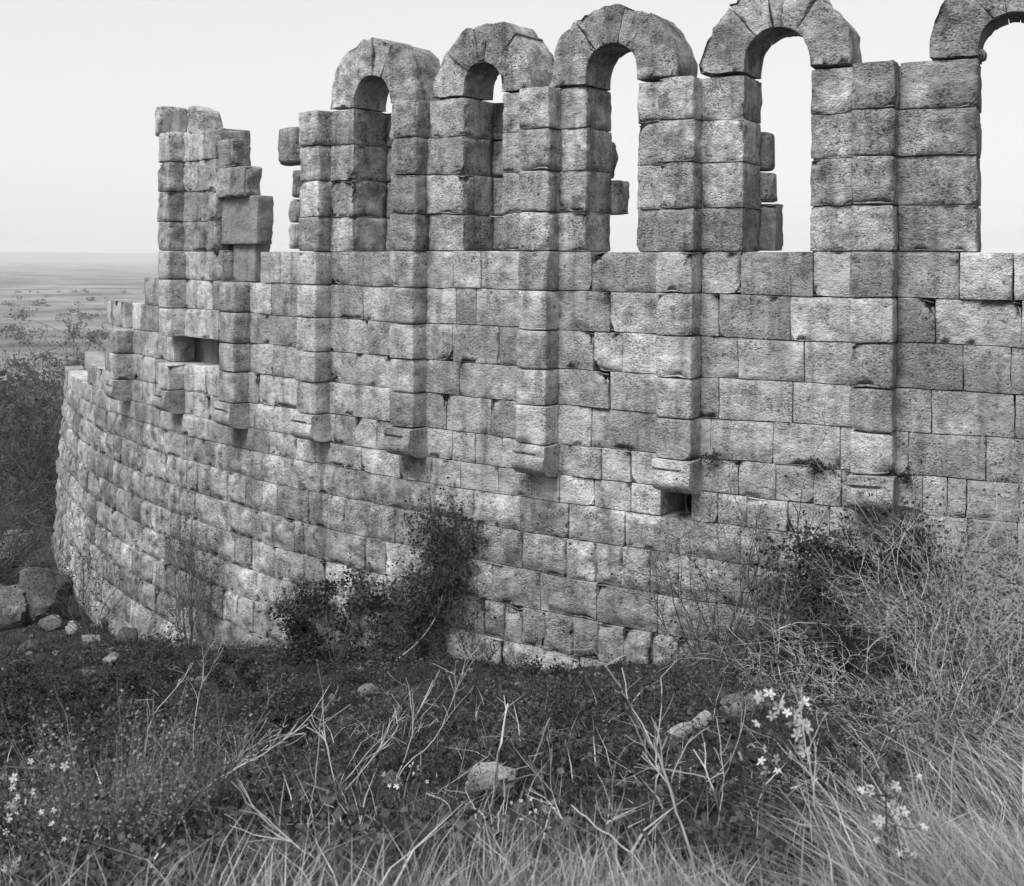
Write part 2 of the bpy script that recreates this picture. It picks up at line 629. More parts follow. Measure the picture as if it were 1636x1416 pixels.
# inner leaf behind the facing, stepping down towards the broken end
def pierced(s0, s1, z0, z1, h0, h1, k, d1):
    """inner leaf with one hole through it from h0 to h1 in course k, closed far back"""
    a, b = EYE + JZ[k], EYE + JZ[k + 1]
    first = solid('inner_leaf', s0, h0, z0, z1, .43, d1, M['core'], wall)
    solid('inner_leaf', h1, s1, z0, z1, .431, d1, M['core'], wall)
    solid('inner_leaf', h0 + .001, h1 - .001, z0, a - .01, .432, d1 - .003, M['core'], wall)
    solid('inner_leaf', h0 + .001, h1 - .001, b + .01, z1, .432, d1 - .003, M['core'], wall)
    solid('inner_leaf', h0 - .2, h1 + .2, a - .2, b + .2, d1 + .004, d1 + .15, M['core'], wall)  # added backing slab: blocks light from behind so the hole stays dark
    return first
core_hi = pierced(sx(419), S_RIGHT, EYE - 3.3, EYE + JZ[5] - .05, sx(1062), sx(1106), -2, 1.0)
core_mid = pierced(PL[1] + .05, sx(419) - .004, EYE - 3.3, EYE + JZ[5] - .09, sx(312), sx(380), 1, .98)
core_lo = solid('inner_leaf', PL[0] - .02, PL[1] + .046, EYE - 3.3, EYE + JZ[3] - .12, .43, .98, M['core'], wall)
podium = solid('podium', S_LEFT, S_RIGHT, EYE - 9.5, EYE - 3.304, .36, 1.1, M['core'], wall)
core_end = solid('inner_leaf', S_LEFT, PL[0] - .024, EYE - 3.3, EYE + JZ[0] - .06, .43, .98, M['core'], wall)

def core_for(s):
    return core_end if s < PL[0] else core_lo if s < PL[1] else core_mid if s < sx(419) else core_hi

# courses of the wall face between the pilasters
edges = [(S_LEFT, PL[0])] + [(PL[i] + PW, PL[i + 1]) for i in range(8)] + [(PL[8] + PW, S_RIGHT)]
for k in range(0, 5):
    for (a, b) in edges:
        run(k, a, b, core_for((a + b) / 2), M['ashlar'], amp=.010, lump=.009, chips=random.choice((0, 0, 1, 1, 2)), rnd=.006, bonded=True)
for k in (-1,):
    for (a, b) in edges:
        run(k, a, b, core_for((a + b) / 2), M['ashlar'], amp=.012, lump=.01, chips=1, rnd=.007, bonded=True)
run(-2, S_LEFT, S_RIGHT, podium, M['ashlar'], r_front=RW + .02, amp=.012, lump=.014, chips=1, rnd=.008)
for k in range(-11, -2):
    run(k, S_LEFT, S_RIGHT, podium, M['podium'], r_front=RW + .025 + .028 * (-3 - k), depth=.4 + .028 * (-3 - k), amp=.016, lump=.012, chips=random.choice((0, 1, 2)), rnd=.006, boss=.036, cell=.055, erode=.007)

# pilaster blocks below the sill
tops = {0: 2, 1: 9, 2: 4, 3: 9, 4: 9, 5: 9, 6: 9, 7: 9, 8: 9}
for i, s in enumerate(PL):
    for k in range(0, min(tops[i], 5)):
        if (i, k) == (1, 1):
            continue                      # broken away over the cavity
        block('pilaster_stone', s, s + PW, k, k + 1, core_for(s + .1), M['ashlar'], r_front=RF, depth=PROT + .4, rnd=.024, amp=.012, lump=.012,
              chips=random.choice((1, 1, 2)))

# corbels: fascia with a sunk groove, then a belly curving back under to the wall
def corbel(i, s):
    prof = [(.0, 0), (.375, 0), (.38, .02), (.38, .085), (.335, .092), (.335, .118), (.38, .125), (.405, .18), (.405, .25), (.375, .31), (.31, .36), (.20, .392), (.10, .40), (.0, .405)]
    H = JZ[0] - JZ[-1]
    n = 10
    rg = np.random.default_rng(900 + i)
    V, F = [], []
    ss = np.linspace(s + .008, s + PW + .02, n)
    for a, sv in enumerate(ss):
        e = min(a, n - 1 - a)
        for q, (d, h) in enumerate(prof):
            if 4 <= q <= 5 and (a < 1 or a > n - 4):
                d = .381
            dd = d - (.014 if e == 0 and q else 0)
            dd += .012 * float(vnoise(np.array([[sv * 8, h * 14, i * 5.1]]), 77)[0]) if q else 0
            V.append(w(sv, float(zj(0, sv)) - .008 - h / .405 * (H - .004), RW + dd - (.35 if q in (0, len(prof) - 1) else 0)))
    m = len(prof)
    for a in range(n - 1):
        for q in range(m - 1):
            F.append((a * m + q, a * m + q + 1, (a + 1) * m + q + 1, (a + 1) * m + q))
    me = bpy.data.meshes.new('corbel')
    c = np.mean(V, 0)
    faces = F + [tuple(range(m))[::-1], tuple((n - 1) * m + q for q in range(m))]
    me.from_pydata([tuple(v - c) for v in V], [], faces)
    o = link('corbel', me, M['ashlar'], wall)
    me.set_sharp_from_angle(angle=math.radians(38))
    o.location = c
for i, s in enumerate(PL):
    corbel(i, s)

# ------------------------------------------------------------------ piers and arches above the sill
T = .66
# window openings on the wall face (left, right), then one beyond the frame
WIN = [(sx(566), sx(624)), (sx(741), sx(802)), (sx(937), sx(1018)), (sx(1188), sx(1294)), (sx(1562), None)]
WIN[4] = (WIN[4][0], WIN[4][0] + .68)
def pier(i, a, b, rows, skip=()):
    top = max(rows) + 1
    pc = solid('pier', a + .03, b - .03, EYE + JZ[5] - .04, EYE + JZ[top] - .05, .04, T - .04, M['core'], wall)
    for k in rows:
        s = PL[i] - (.1 if i == 1 else 0)
        kw = dict(coarse=False, amp=.028, chips=random.choice((1, 2)), erode=.016, cell=.06, lump=.009)
        if s - a > .05:
            block('stone', a, s, k, k + 1, pc, M['pier'], depth=T, rnd=.009, under=(0, .06), **kw)
        block('pilaster_stone', s, s + PW, k, k + 1, pc, M['pier'], r_front=RF - .03, depth=PROT + T - .05, rnd=.022, **kw)
        if b - s - PW > .05:
            block('stone', s + PW, b, k, k + 1, pc, M['pier'], depth=T, rnd=.009, under=(.06 if (k + i) % 3 else 0, 0), **kw)
    return pc
R58 = (5, 6, 7, 8)
p1 = pier(1, PL[1] - .2, sx(345), R58)
p3 = pier(3, PL[3] - .03, WIN[0][0], R58)
p4 = pier(4, WIN[0][1], WIN[1][0], R58)
p5 = pier(5, WIN[1][1], WIN[2][0], R58)
p6 = pier(6, WIN[2][1], WIN[3][0], R58)
p7 = pier(7, WIN[3][1], WIN[4][0], R58)
p8 = pier(8, WIN[4][1], PL[8] + PW + .5, R58)

def arch(c, ri, ro, cuts, stilt=.04, top_cut=0.0):
    z0 = EYE + JZ[9] + .02
    zc = z0 + stilt
    ring = []
    n = 24
    Vr = []
    for q in range(n + 1):
        th = math.pi * (.04 + .92 * q / n)
        for (rad, dp) in ((ri + .05, .06), (ro - .09, .06), (ro - .09, T - .06), (ri + .05, T - .06)):
            Vr.append(w(c + rad * math.cos(th), zc + rad * math.sin(th), RW - dp))
    Fr = []
    for q in range(n):
        for e in range(4):
            Fr.append((q * 4 + e, q * 4 + (e + 1) % 4, q * 4 + 4 + (e + 1) % 4, q * 4 + 4 + e))
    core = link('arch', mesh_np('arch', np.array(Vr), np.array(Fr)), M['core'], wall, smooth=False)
    for t0, t1 in zip(cuts[:-1], cuts[1:]):
        t0r, t1r = math.radians(t0), math.radians(t1)
        rm = (ri + ro) / 2
        rg = np.random.default_rng(SEED[0] + 31)
        ro2 = ro * rg.uniform(.97, 1.03)
        A, B = (t1r - t0r) * rm - .006, ro2 - ri
        P, F = rock_box(A, B, T, .008, .055, .024, .03, chips=0, coarse_depth=False, erode=.004)
        th = t0r + (P[:, 0] + .003) / rm
        tq = np.stack([th * 2.6, th * 0 + c * 3.1, th * 0], -1)
        rad = ri + P[:, 1] * (1 + .17 * fbm(tq, 61, 3) + .05 * vnoise(tq * 6, 63))
        s = c + rad * np.cos(th)
        z = zc + rad * np.sin(th)
        z = np.where(th < .35, z - stilt * (1 - th / .35), z)
        z = np.where(th > math.pi - .35, z - stilt * (1 - (math.pi - th) / .35), z)
        Wd = w(s, z, RW + .02 + rg.normal(0, .012) - P[:, 2])
        ce = Wd.mean(0)
        o = link('voussoir', mesh_np('voussoir', Wd - ce, F), M['pier'], core)
        o.location = ce
    return core

ARCH = [(566, 624, 536, 688), (741, 802, 702, 868), (937, 1018, 892, 1100), (1188, 1294, 1126, 1378)]
CUTS = [[0, 62, 88, 122, 180], [0, 50, 84, 100, 138, 180], [0, 52, 76, 97, 128, 180], [0, 55, 82, 98, 130, 180], [0, 50, 80, 100, 126, 180]]
for i, (a, b) in enumerate(WIN):
    c = (a + b) / 2
    ri = (b - a) / 2
    ro = ri + .5
    arch(c, ri, ro, CUTS[i], stilt=(.05, .10, .13, .10, .10)[i])

# broken stones on top of the lone pier at the broken end, and its stepped flank
def loose(name, px0, px1, y0, y1, depth0, depth, parent, mat=None, tilt=0.0, rnd=.04, chips=3, lump=.045, erode=.035):
    s0, s1 = s_at(px0, RW - depth0), s_at(px1, RW - depth0 - depth)
    s1 = max(s1, s0 + .14)
    sm = (s0 + s1) / 2
    D = CY - (RW - depth0) * math.cos(sm / RW)
    _, rz0 = ray((px0 + px1) / 2, y1)
    _, rz1 = ray((px0 + px1) / 2, y0)
    return block(name, s0, s1, 0, 1, parent, mat or M['pier'], r_front=RW - depth0, depth=depth, coarse=False, rnd=rnd, amp=.028, lump=lump, chips=chips, erode=erode, cell=.06,
                 zbot=EYE + rz0 * D, ztop=EYE + rz1 * D, tilt=tilt)
loose('stone', 246, 302, 175, 226, -.24, .55, p1, tilt=-.05, rnd=.09, lump=.09)
loose('stone', 299, 357, 176, 224, .0, .45, p1, tilt=-.25, rnd=.06, lump=.09, chips=5)
loose('stone', 341, 403, 228, 275, .04, .34, p1, rnd=.03, chips=2)
loose('stone', 341, 422, 272, 321, .03, .34, p1, rnd=.03, chips=2)
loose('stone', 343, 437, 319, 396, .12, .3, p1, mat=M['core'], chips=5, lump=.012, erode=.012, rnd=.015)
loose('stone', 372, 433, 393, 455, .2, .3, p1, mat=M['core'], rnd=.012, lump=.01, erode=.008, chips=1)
loose('stone', 341, 384, 405, 456, .08, .3, p1, rnd=.02, chips=1)
# ragged back stones left of the next pier
loose('stone', 441, 500, 206, 268, .3, .3, p3, rnd=.1)
loose('stone', 462, 505, 322, 360, .25, .4, p3)
loose('stone', 460, 505, 362, 402, .25, .4, p3)
loose('stone', 466, 505, 275, 320, .25, .4, p3)
# rough blocking at the back of the first two windows
for (a, b, lim, pc) in ((WIN[0][0], WIN[0][1], 9, p4), (WIN[1][0], WIN[1][1], 9, p5)):
    for k in R58:
        top = min(k + 1, lim)
        block('blocking_stone', a - .35, b + .25, k, k + 1, pc, M['pier'], r_front=RW - T - .012, depth=.35, rnd=.04, amp=.02, lump=.04, chips=2)
# stubs of the inner jamb left in the open windows
loose('stone', 945, 986, 222, 284, T + .012, .3, p5)
loose('stone', 940, 1009, 286, 341, T + .012, .32, p5)
loose('stone', 1180, 1241, 205, 268, T + .012, .3, p6)
loose('stone', 1180, 1243, 270, 318, T + .012, .3, p6)
loose('stone', 1180, 1253, 320, 396, T + .012, .32, p6, mat=M['core'], chips=4, lump=.012, erode=.012, rnd=.015)
# cap stones and chips bedded under the last arch's foot
for (a, b, y0, y1) in ((1505, 1530, 70, 84), (1528, 1556, 66, 80), (1552, 1576, 68, 86)):
    loose('chip', a, b, y0, y1, .05, .3, p7, rnd=.03)

# ------------------------------------------------------------------ growth: helpers
def tubes(polys, sides=3):
    """one mesh from polylines [(points (n,3), r0, r1), ...]"""
    V, F, base = [], [], 0
    ang = np.arange(sides) * 2 * math.pi / sides
    ca, sa = np.cos(ang), np.sin(ang)
    for pts, r0, r1 in polys:
        P = np.asarray(pts, float)
        n = len(P)
        t = np.gradient(P, axis=0)
        t /= np.maximum(np.linalg.norm(t, axis=1, keepdims=True), 1e-9)
        ref = np.where(np.abs(t[:, 2:3]) > .9, np.array([[1., 0, 0]]), np.array([[0, 0, 1.]]))
        u = np.cross(t, ref)
        u /= np.maximum(np.linalg.norm(u, axis=1, keepdims=True), 1e-9)
        v = np.cross(t, u)
        r = np.linspace(r0, r1, n)[:, None, None]
        ring = P[:, None, :] + r * (ca[None, :, None] * u[:, None, :] + sa[None, :, None] * v[:, None, :])
        V.append(ring.reshape(-1, 3))
        i = np.arange(n - 1)[:, None] * sides
        k = np.arange(sides)[None, :]
        k2 = (k + 1) % sides
        F.append((np.stack([i + k, i + k2, i + k2 + sides, i + k + sides], -1).reshape(-1, 4)) + base)
        base += n * sides
    return np.concatenate(V), np.concatenate(F)

def grow(rg, p, d, L, r, levels, kids, wob=.18, trop=(0, 0, .1), shrink=.6, spread=.8, out=None, n=6, rmin=.0012):
    """recursive branching; returns polylines"""
    if out is None:
        out = []
    P = [np.array(p, float)]
    d = np.array(d, float)
    d /= np.linalg.norm(d)
    dirs = []
    for i in range(n):
        d = d + rg.normal(0, wob, 3) + np.array(trop)
        d /= np.linalg.norm(d)
        P.append(P[-1] + d * L / n)
        dirs.append(d)
    out.append((np.array(P), r, max(r * .45, rmin)))
    if levels > 0:
        for _ in range(rg.poisson(kids) if kids > 3 else int(kids)):
            i = rg.integers(max(1, int(n * .25)), n + 1)
            dd = dirs[i - 1] + rg.normal(0, spread, 3)
            grow(rg, P[i], dd, L * shrink * rg.uniform(.6, 1.25), max(r * .55, rmin), levels - 1, kids, wob, trop, shrink, spread, out, max(3, n - 1), rmin)
    return out

def leaf_quads(rg, C, size, flat=.5):
    """small folded leaf faces at points C (n,3)"""
    n = len(C)
    a = rg.normal(0, 1, (n, 3))
    a[:, 2] *= flat
    a /= np.linalg.norm(a, axis=1, keepdims=True)
    b = rg.normal(0, 1, (n, 3))
    b -= (b * a).sum(1, keepdims=True) * a
    b /= np.linalg.norm(b, axis=1, keepdims=True)
    s = size * rg.uniform(.5, 1.5, (n, 1))
    wdt = .42
    V = np.stack([C, C + a * s * .5 + b * s * wdt, C + a * s, C + a * s * .5 - b * s * wdt], 1).reshape(-1, 3)
    F = np.arange(4 * n).reshape(-1, 4)
    return V, F

def part(name, VF, mat, parent):
    V, F = VF
    o = link(name, mesh_np(name, V - np.array(parent.location)[None, :], F), mat, parent, smooth=False)
    return o

def shrub(name, label, base, H, spread, stems, levels=2, kids=4, leaves=0, leaf=.03, seed=1, tw='twig', lf='leaf', lean=(0, 0), r=.012, droop=.05,
          wob=.2, cat='shrub', group=None, shrink=.55, fan=.8, leaf_from=.3, rmin=.0012):
    rg = np.random.default_rng(seed)
    root = thing(name, label, cat, tuple(base), group)
    polys = []
    for i in range(stems):
        a = rg.uniform(0, 2 * math.pi)
        q = rg.uniform(0, 1) ** .6
        d = np.array([math.cos(a) * q * spread / H + lean[0], math.sin(a) * q * spread / H + lean[1], 1.0])
        p0 = np.array(base) + np.array([math.cos(a), math.sin(a), 0]) * .12 * spread * rg.random() - np.array([0, 0, .06])
        grow(rg, p0, d, H * rg.uniform(.55, 1.05), r * rg.uniform(.6, 1.1), levels, kids, wob, (0, 0, droop), shrink, fan, polys, rmin=rmin)
    part('stems', tubes(polys), M[tw], root)
    if leaves:
        tips = np.concatenate([p[0][max(1, int(len(p[0]) * leaf_from)):] for p in polys[:]])
        C = tips[rg.integers(0, len(tips), leaves)] + rg.normal(0, .035 * max(.6, H / 1.5), (leaves, 3))
        part('leaves', leaf_quads(rg, C, leaf), M[lf], root)
    return root

def clump_bush(name, label, base, H, Wd, n_clump, n_leaf, leaf, seed, lf='leaf', tw='twig', cat='bush', group=None):
    """a bush of leaf clumps on limbs, with an uneven outline and gaps"""
    rg = np.random.default_rng(seed)
    root = thing(name, label, cat, tuple(base), group)
    b = np.array(base)
    C, polys = [], []
    for i in range(n_clump):
        a = rg.uniform(0, 2 * math.pi)
        q = math.sqrt(rg.random())
        h = rg.uniform(.08, 1.0)
        rad = Wd / 2 * q * math.sqrt(max(.05, 1 - (h - .45) ** 2 * 2.2))
        c = b + np.array([math.cos(a) * rad, math.sin(a) * rad, h * H])
        sz = rg.uniform(.10, .24) * min(H, Wd)
        k = n_leaf // n_clump
        C.append(c + rg.normal(0, 1, (k, 3)) * sz * np.array([.6, .6, .45]))
        mid = (b + c) / 2 + rg.normal(0, .08 * H, 3)
        t = np.linspace(0, 1, 7)[:, None]
        polys.append(((1 - t) ** 2 * (b - [0, 0, .1]) + 2 * t * (1 - t) * mid + t * t * c, .009 * H, .003 * H))
        for _ in range(3):
            grow(rg, c, rg.normal(0, 1, 3) + [0, 0, .6], sz * 1.9, .004 * H, 1, 3, .2, (0, 0, .05), .6, .7, polys, 4)
    part('limbs', tubes(polys), M[tw], root)
    part('foliage', leaf_quads(rg, np.concatenate(C), leaf), M[lf], root)
    return root

def copy_tree(o, parent=None):
    c = o.copy()
    COL.objects.link(c)
    if parent is not None:
        c.parent = parent
    for ch in [q for q in o.children]:
        copy_tree(ch, c)
    return c

def boulder(name, label, px, py, wpx, hpx, mat, seed, sink=.3, flat=1.0, depth_k=.9, cat='rock', group=None, rot=0.0, cuts=9):
    """a worn rock standing where the photograph shows it, sized from its width in the picture"""
    rg = np.random.default_rng(seed)
    p = on_ground(px, py + hpx * .35)
    m = p.y / FPX
    A, Hh = wpx * m, hpx * m
    n = 18
    th, ph = np.meshgrid(np.linspace(0, 2 * math.pi, 2 * n, endpoint=False), np.linspace(.02, math.pi - .02, n))
    D = np.stack([np.cos(th) * np.sin(ph), np.sin(th) * np.sin(ph), np.cos(ph)], -1).reshape(-1, 3)
    D2 = np.sign(D) * np.abs(D) ** .8
    D2 /= np.abs(D2).max()
    off = rg.uniform(0, 50, 3)
    rad = 1 + .3 * fbm(D * 1.2 + off, seed, 2) - .28 * np.abs(fbm(D * 2.4 + off, seed + 3, 3)) + .08 * fbm(D * 7 + off, seed + 6, 2)
    U = D2 * rad[:, None]
    for _ in range(cuts):
        nn = rg.normal(0, 1, 3)
        nn /= np.linalg.norm(nn)
        over = np.maximum(0, U @ nn - rg.uniform(.5, .8))
        U = U - over[:, None] * nn * .92
    V = U * np.array([A / 2, A / 2 * depth_k, Hh / 2 * (1 + sink)])
    F = []
    k = 2 * n
    for i in range(n - 1):
        for j in range(k):
            F.append((i * k + j, i * k + k + j, i * k + k + (j + 1) % k, i * k + (j + 1) % k))
    o = link(name, mesh_np(name, V, F), M[mat])
    o.data.set_sharp_from_angle(angle=math.radians(30))
    o.location = (p.x, p.y, p.z + Hh / 2 * (1 - sink))
    o.rotation_euler = (rg.normal(0, .1), rg.normal(0, .1), rot or rg.uniform(0, 3))
    return tag(o, label, cat, group)

# ------------------------------------------------------------------ rocks and timber lying about
boulder('boulder', 'pale round boulder resting alone in the dark turf', 795, 1268, 84, 62, 'pale_rock', 11, sink=.0, cuts=2)
boulder('rock', 'small pale rock half hidden by thin stalks in the turf', 536, 1295, 42, 34, 'pale_rock', 12, cuts=4)
boulder('rock', 'grey lichened rock behind the white blossom sprigs', 640, 1260, 52, 36, 'rock', 13, cuts=5)
boulder('rock', 'low rough rock at the foot of the tangled creeper', 597, 1107, 42, 20, 'rock', 14)
boulder('rock', 'long low pale rock lying under bare twigs in dark grass', 292, 1184, 60, 24, 'pale_rock', 15, depth_k=.5, rot=.1)
boulder('rock', 'small white rock beside the large dark boulder', 125, 1014, 26, 18, 'pale_rock', 16)
boulder('rock', 'pale broken rock near the foot of the wall end', 152, 1032, 36, 18, 'pale_rock', 17)
boulder('rock', 'grey upright rock against the lowest course of the wall', 214, 1024, 34, 34, 'rock', 18)
boulder('boulder', 'large dark grey boulder before the rounded end of the wall', 78, 968, 110, 90, 'rock', 19, sink=.4)
boulder('boulder', 'big pale boulder beside the large dark one', 8, 990, 80, 70, 'rock', 20, sink=.6)
boulder('boulder', 'tilted grey slab of rock leaning above the pale boulder', 28, 890, 90, 60, 'rock', 21, sink=.3, depth_k=.6)
boulder('rock', 'rough rubble lump under the brambles by the cut log', 1200, 1125, 80, 44, 'rock', 22, sink=.8)

for i, (px, py, wp, hp) in enumerate(((60, 1045, 40, 24), (100, 1075, 30, 18), (185, 1062, 34, 20), (30, 1075, 36, 22), (245, 1058, 26, 16), (150, 1085, 24, 14), (285, 1075, 24, 14),
                                      (20, 935, 60, 30), (60, 910, 50, 34), (330, 1095, 22, 12), (90, 1005, 46, 30), (180, 1000, 30, 24))):
    boulder('fallen_rock', 'grey broken rock lying among dark weeds near the rounded wall end', px, py, wp, hp, 'rock', 700 + i, sink=.4, group='fallen rocks below the rounded wall end')

def log():
    p = on_ground(1080, 1195)
    q = on_ground(1138, 1168)
    a = np.array(p) + [0, 0, .05]
    b = np.array(q) + [0, 0, .10]
    t = np.linspace(0, 1, 9)[:, None]
    P = a + (b - a) * t + np.stack([0 * t[:, 0], 0 * t[:, 0], .015 * np.sin(t[:, 0] * 7)], -1)
    V, F = tubes([(P, .065, .05)], 10)
    V = V + .008 * np.stack([fbm(V * 20, 5, 2), fbm(V * 20, 6, 2), fbm(V * 20, 7, 2)], -1)
    c = V.mean(0)
    me = bpy.data.meshes.new('log')
    n = len(V)
    me.from_pydata([tuple(x) for x in V - c], [], [tuple(f) for f in F] + [tuple(range(10)), tuple(range(n - 10, n))[::-1]])
    o = link('log', me, M['bark'], smooth=False)
    o.location = c
    tag(o, 'short bleached log lying beside the rubble lump', 'log')
log()

# ------------------------------------------------------------------ shrubs against and before the wall
def near_wall(px, py, out=.35):
    """a point on the ground just in front of the wall at the column px"""
    sv = s_at(px)
    p = w(sv, 0, RW + out)
    return np.array([p[0], p[1], gh(p[0], p[1])])

# the creeper: a mass of fine hanging twigs climbing the wall
def creeper():
    rg = np.random.default_rng(51)
    base = near_wall(690, 1060, .25)
    root = thing('creeper', 'dense dark tangle of dry creeper climbing the wall', 'creeper', tuple(base))
    polys, C = [], []
    sv0 = s_at(690)
    topz = EYE - 3.28
    path = [(690, base[2], .8), (690, base[2] + .5, .8), (705, base[2] + .9, .6), (728, base[2] + 1.2, .5), (732, topz - .1, .42)]
    for i in range(230):
        t = rg.random() ** .8 * (len(path) - 1)
        k = min(int(t), len(path) - 2)
        f = t - k
        px = path[k][0] * (1 - f) + path[k + 1][0] * f
        z = path[k][1] * (1 - f) + path[k + 1][1] * f
        wd = path[k][2] * (1 - f) + path[k + 1][2] * f
        sv = s_at(px) + rg.normal(0, wd * .42)
        p = w(sv, z + rg.normal(0, .1), RW + .03 + abs(rg.normal(0, .16)))
        d = np.array([rg.normal(0, .6), rg.normal(0, .4) - .25, rg.uniform(-.9, .9)])
        grow(rg, p, d, rg.uniform(.25, .6), .004, 2, 4, .3, (0, -.02, -.16), .62, .8, polys, 6, .0016)
    for i in range(7):                                     # climbing stems from the ground
        p = base + np.array([rg.normal(0, .25), rg.normal(0, .1), -.05])
        q = w(s_at(730) + rg.normal(0, .2), topz - rg.uniform(0, .5), RW + .08)
        t = np.linspace(0, 1, 9)[:, None]
        mid = (p + q) / 2 + rg.normal(0, .15, 3)
        polys.append(((1 - t) ** 2 * p + 2 * t * (1 - t) * mid + t * t * q, .02, .008))
    part('stems', tubes(polys), M['twig'], root)
    tips = np.concatenate([p[0] for p in polys])
    C = tips[rg.integers(0, len(tips), 12000)] + rg.normal(0, .035, (12000, 3))
    part('leaves', leaf_quads(rg, C, .034), M['leaf'], root)
    a, b = w(s_at(690), base[2] + .1, RW + .6), w(s_at(738), base[2] + .98, RW + .35)
    t = np.linspace(0, 1, 10)[:, None]
    mid = (a + b) / 2 + np.array([.22, -.05, -.05])
    o = part('bare_stem', tubes([((1 - t) ** 2 * a + 2 * t * (1 - t) * mid + t * t * b, .012, .007)], 5), M['pale_twig'], root)
    o['label'] = 'bleached bare stem'
creeper()

clump_bush('leafy_bush', 'dark small-leaved bush spreading low left of the creeper', near_wall(600, 1060, .7), 1.15, 1.9, 22, 5200, .045, 61)
clump_bush('leafy_bush', 'small dark leafy sprig standing out from the wall beside the low bush', near_wall(520, 1040, .45), .95, .6, 6, 900, .035, 62)
shrub('twiggy_shrub', 'thin grey twiggy shrub against the wall with dark leafless stems', near_wall(350, 1050, .5), 1.7, .8, 12, 3, 4, 900, .03, 71, lean=(-.12, 0))
shrub('twiggy_shrub', 'dark twiggy shrub leaning from the lowest courses near the rounded end', near_wall(212, 1000, .7), 1.9, .8, 14, 3, 4, 900, .035, 72, lean=(-.35, 0))
shrub('twiggy_shrub', 'sparse dark twiggy shrub rising right of the creeper foot', near_wall(790, 1060, .4), .8, .5, 6, 2, 4, 200, .025, 73)
shrub('bare_shrub', 'tall bare dark-stemmed shrub reaching up below the carved corbel', near_wall(1190, 1040, 1.0), 1.75, .9, 11, 3, 4, 500, .025, 74, r=.011, lean=(.15, 0))
shrub('bare_shrub', 'fine bare shrub with fanned grey twigs left of the leafy thicket', near_wall(1285, 1040, 1.3), 1.8, .8, 11, 3, 4, 700, .028, 75, r=.01)
clump_bush('thicket', 'broad dark leafy thicket covering the foot of the wall under the last corbel', near_wall(1425, 1040, 1.0), 1.45, 2.1, 30, 10000, .046, 76)
shrub('bare_shrub', 'dark forked stems rising through the leafy thicket', near_wall(1450, 1060, 1.5), 1.35, .9, 9, 3, 4, 700, .03, 77, r=.016)
shrub('dry_shrub', 'tall pale dry shrub with many straight stalks beside the leafy thicket', near_wall(1590, 1040, 1.4), 1.65, 1.1, 16, 3, 4, 0, .03, 78, tw='pale_twig', r=.007, fan=.5)
shrub('dry_shrub', 'pale dry shrub leaning left over the bank', near_wall(1690, 1060, 1.7), 1.8, 1.1, 16, 3, 4, 900, .025, 79, tw='pale_twig', lf='leaf_mid', r=.007, fan=.5, lean=(-.35, 0))
shrub('dry_shrub', 'mixed grey weedy shrub filling the bank below the thicket', on_ground(1520, 1120), 1.25, 1.2, 22, 3, 4, 2600, .028, 80, tw='pale_twig', lf='leaf_mid', r=.006)
shrub('dry_shrub', 'arching pale brambles over the rubble lump and log', on_ground(1290, 1120), .95, 1.5, 24, 2, 4, 2200, .026, 81, tw='pale_twig', lf='leaf', r=.006, droop=-.16)
shrub('dry_shrub', 'dense dead bramble heaped on the rubble lump', on_ground(1200, 1135), .42, .6, 40, 2, 4, 1200, .02, 84, tw='twig', lf='leaf', r=.005, droop=-.2)
shrub('dry_shrub', 'low grey bramble tangle between the log and the tall bare shrub', on_ground(1190, 1085), .75, 1.0, 18, 2, 4, 1800, .026, 82, tw='twig', lf='leaf_mid', r=.005, droop=-.12)
shrub('dry_shrub', 'wide grey bramble tangle on the bank in front of the forked stems', on_ground(1420, 1150), .9, 1.6, 26, 2, 4, 3600, .026, 83, tw='pale_twig', lf='leaf', r=.006, droop=-.14)

# small growth rooted in the joints
def joint_tuft(label, px, course, n, L, tw, seed, droop):
    rg = np.random.default_rng(seed)
    sv = s_at(px)
    p = w(sv, EYE + JZ[course], RW + .03)
    root = thing('wall_tuft', label, 'plant', tuple(p))
    polys = []
    for i in range(n):
        grow(rg, p + rg.normal(0, .035, 3) * [1, .2, 1], np.array([rg.normal(0, .7), -.6, rg.normal(.1, .6)]), L * rg.uniform(.5, 1.2), .004, 1, 3, .2, (0, 0, droop), .5, .7, polys, 7)
    part('stems', tubes(polys), M[tw], root)
    if tw == 'twig':
        tips = np.concatenate([q[0] for q in polys])
        part('leaves', leaf_quads(rg, tips[rg.integers(0, len(tips), 260)] + rg.normal(0, .02, (260, 3)), .025), M['leaf'], root)
joint_tuft('bleached roots hanging out of the hole under a corbel', 1103, -2, 9, .5, 'pale_twig', 91, -.3)
joint_tuft('small dark tuft growing beside the corbel over the hole', 1135, 0, 8, .22, 'twig', 92, .02)
joint_tuft('dark tuft growing at the right side of the corbel above the thicket', 1443, 0, 8, .2, 'twig', 93, .0)
joint_tuft('little dark tuft in a joint between the two right-hand corbels', 1310, 0, 7, .18, 'twig', 94, .0)
joint_tuft('thin pale dry wisps growing from the joint beside a corbel', 897, 0, 4, .3, 'pale_twig', 95, -.05)

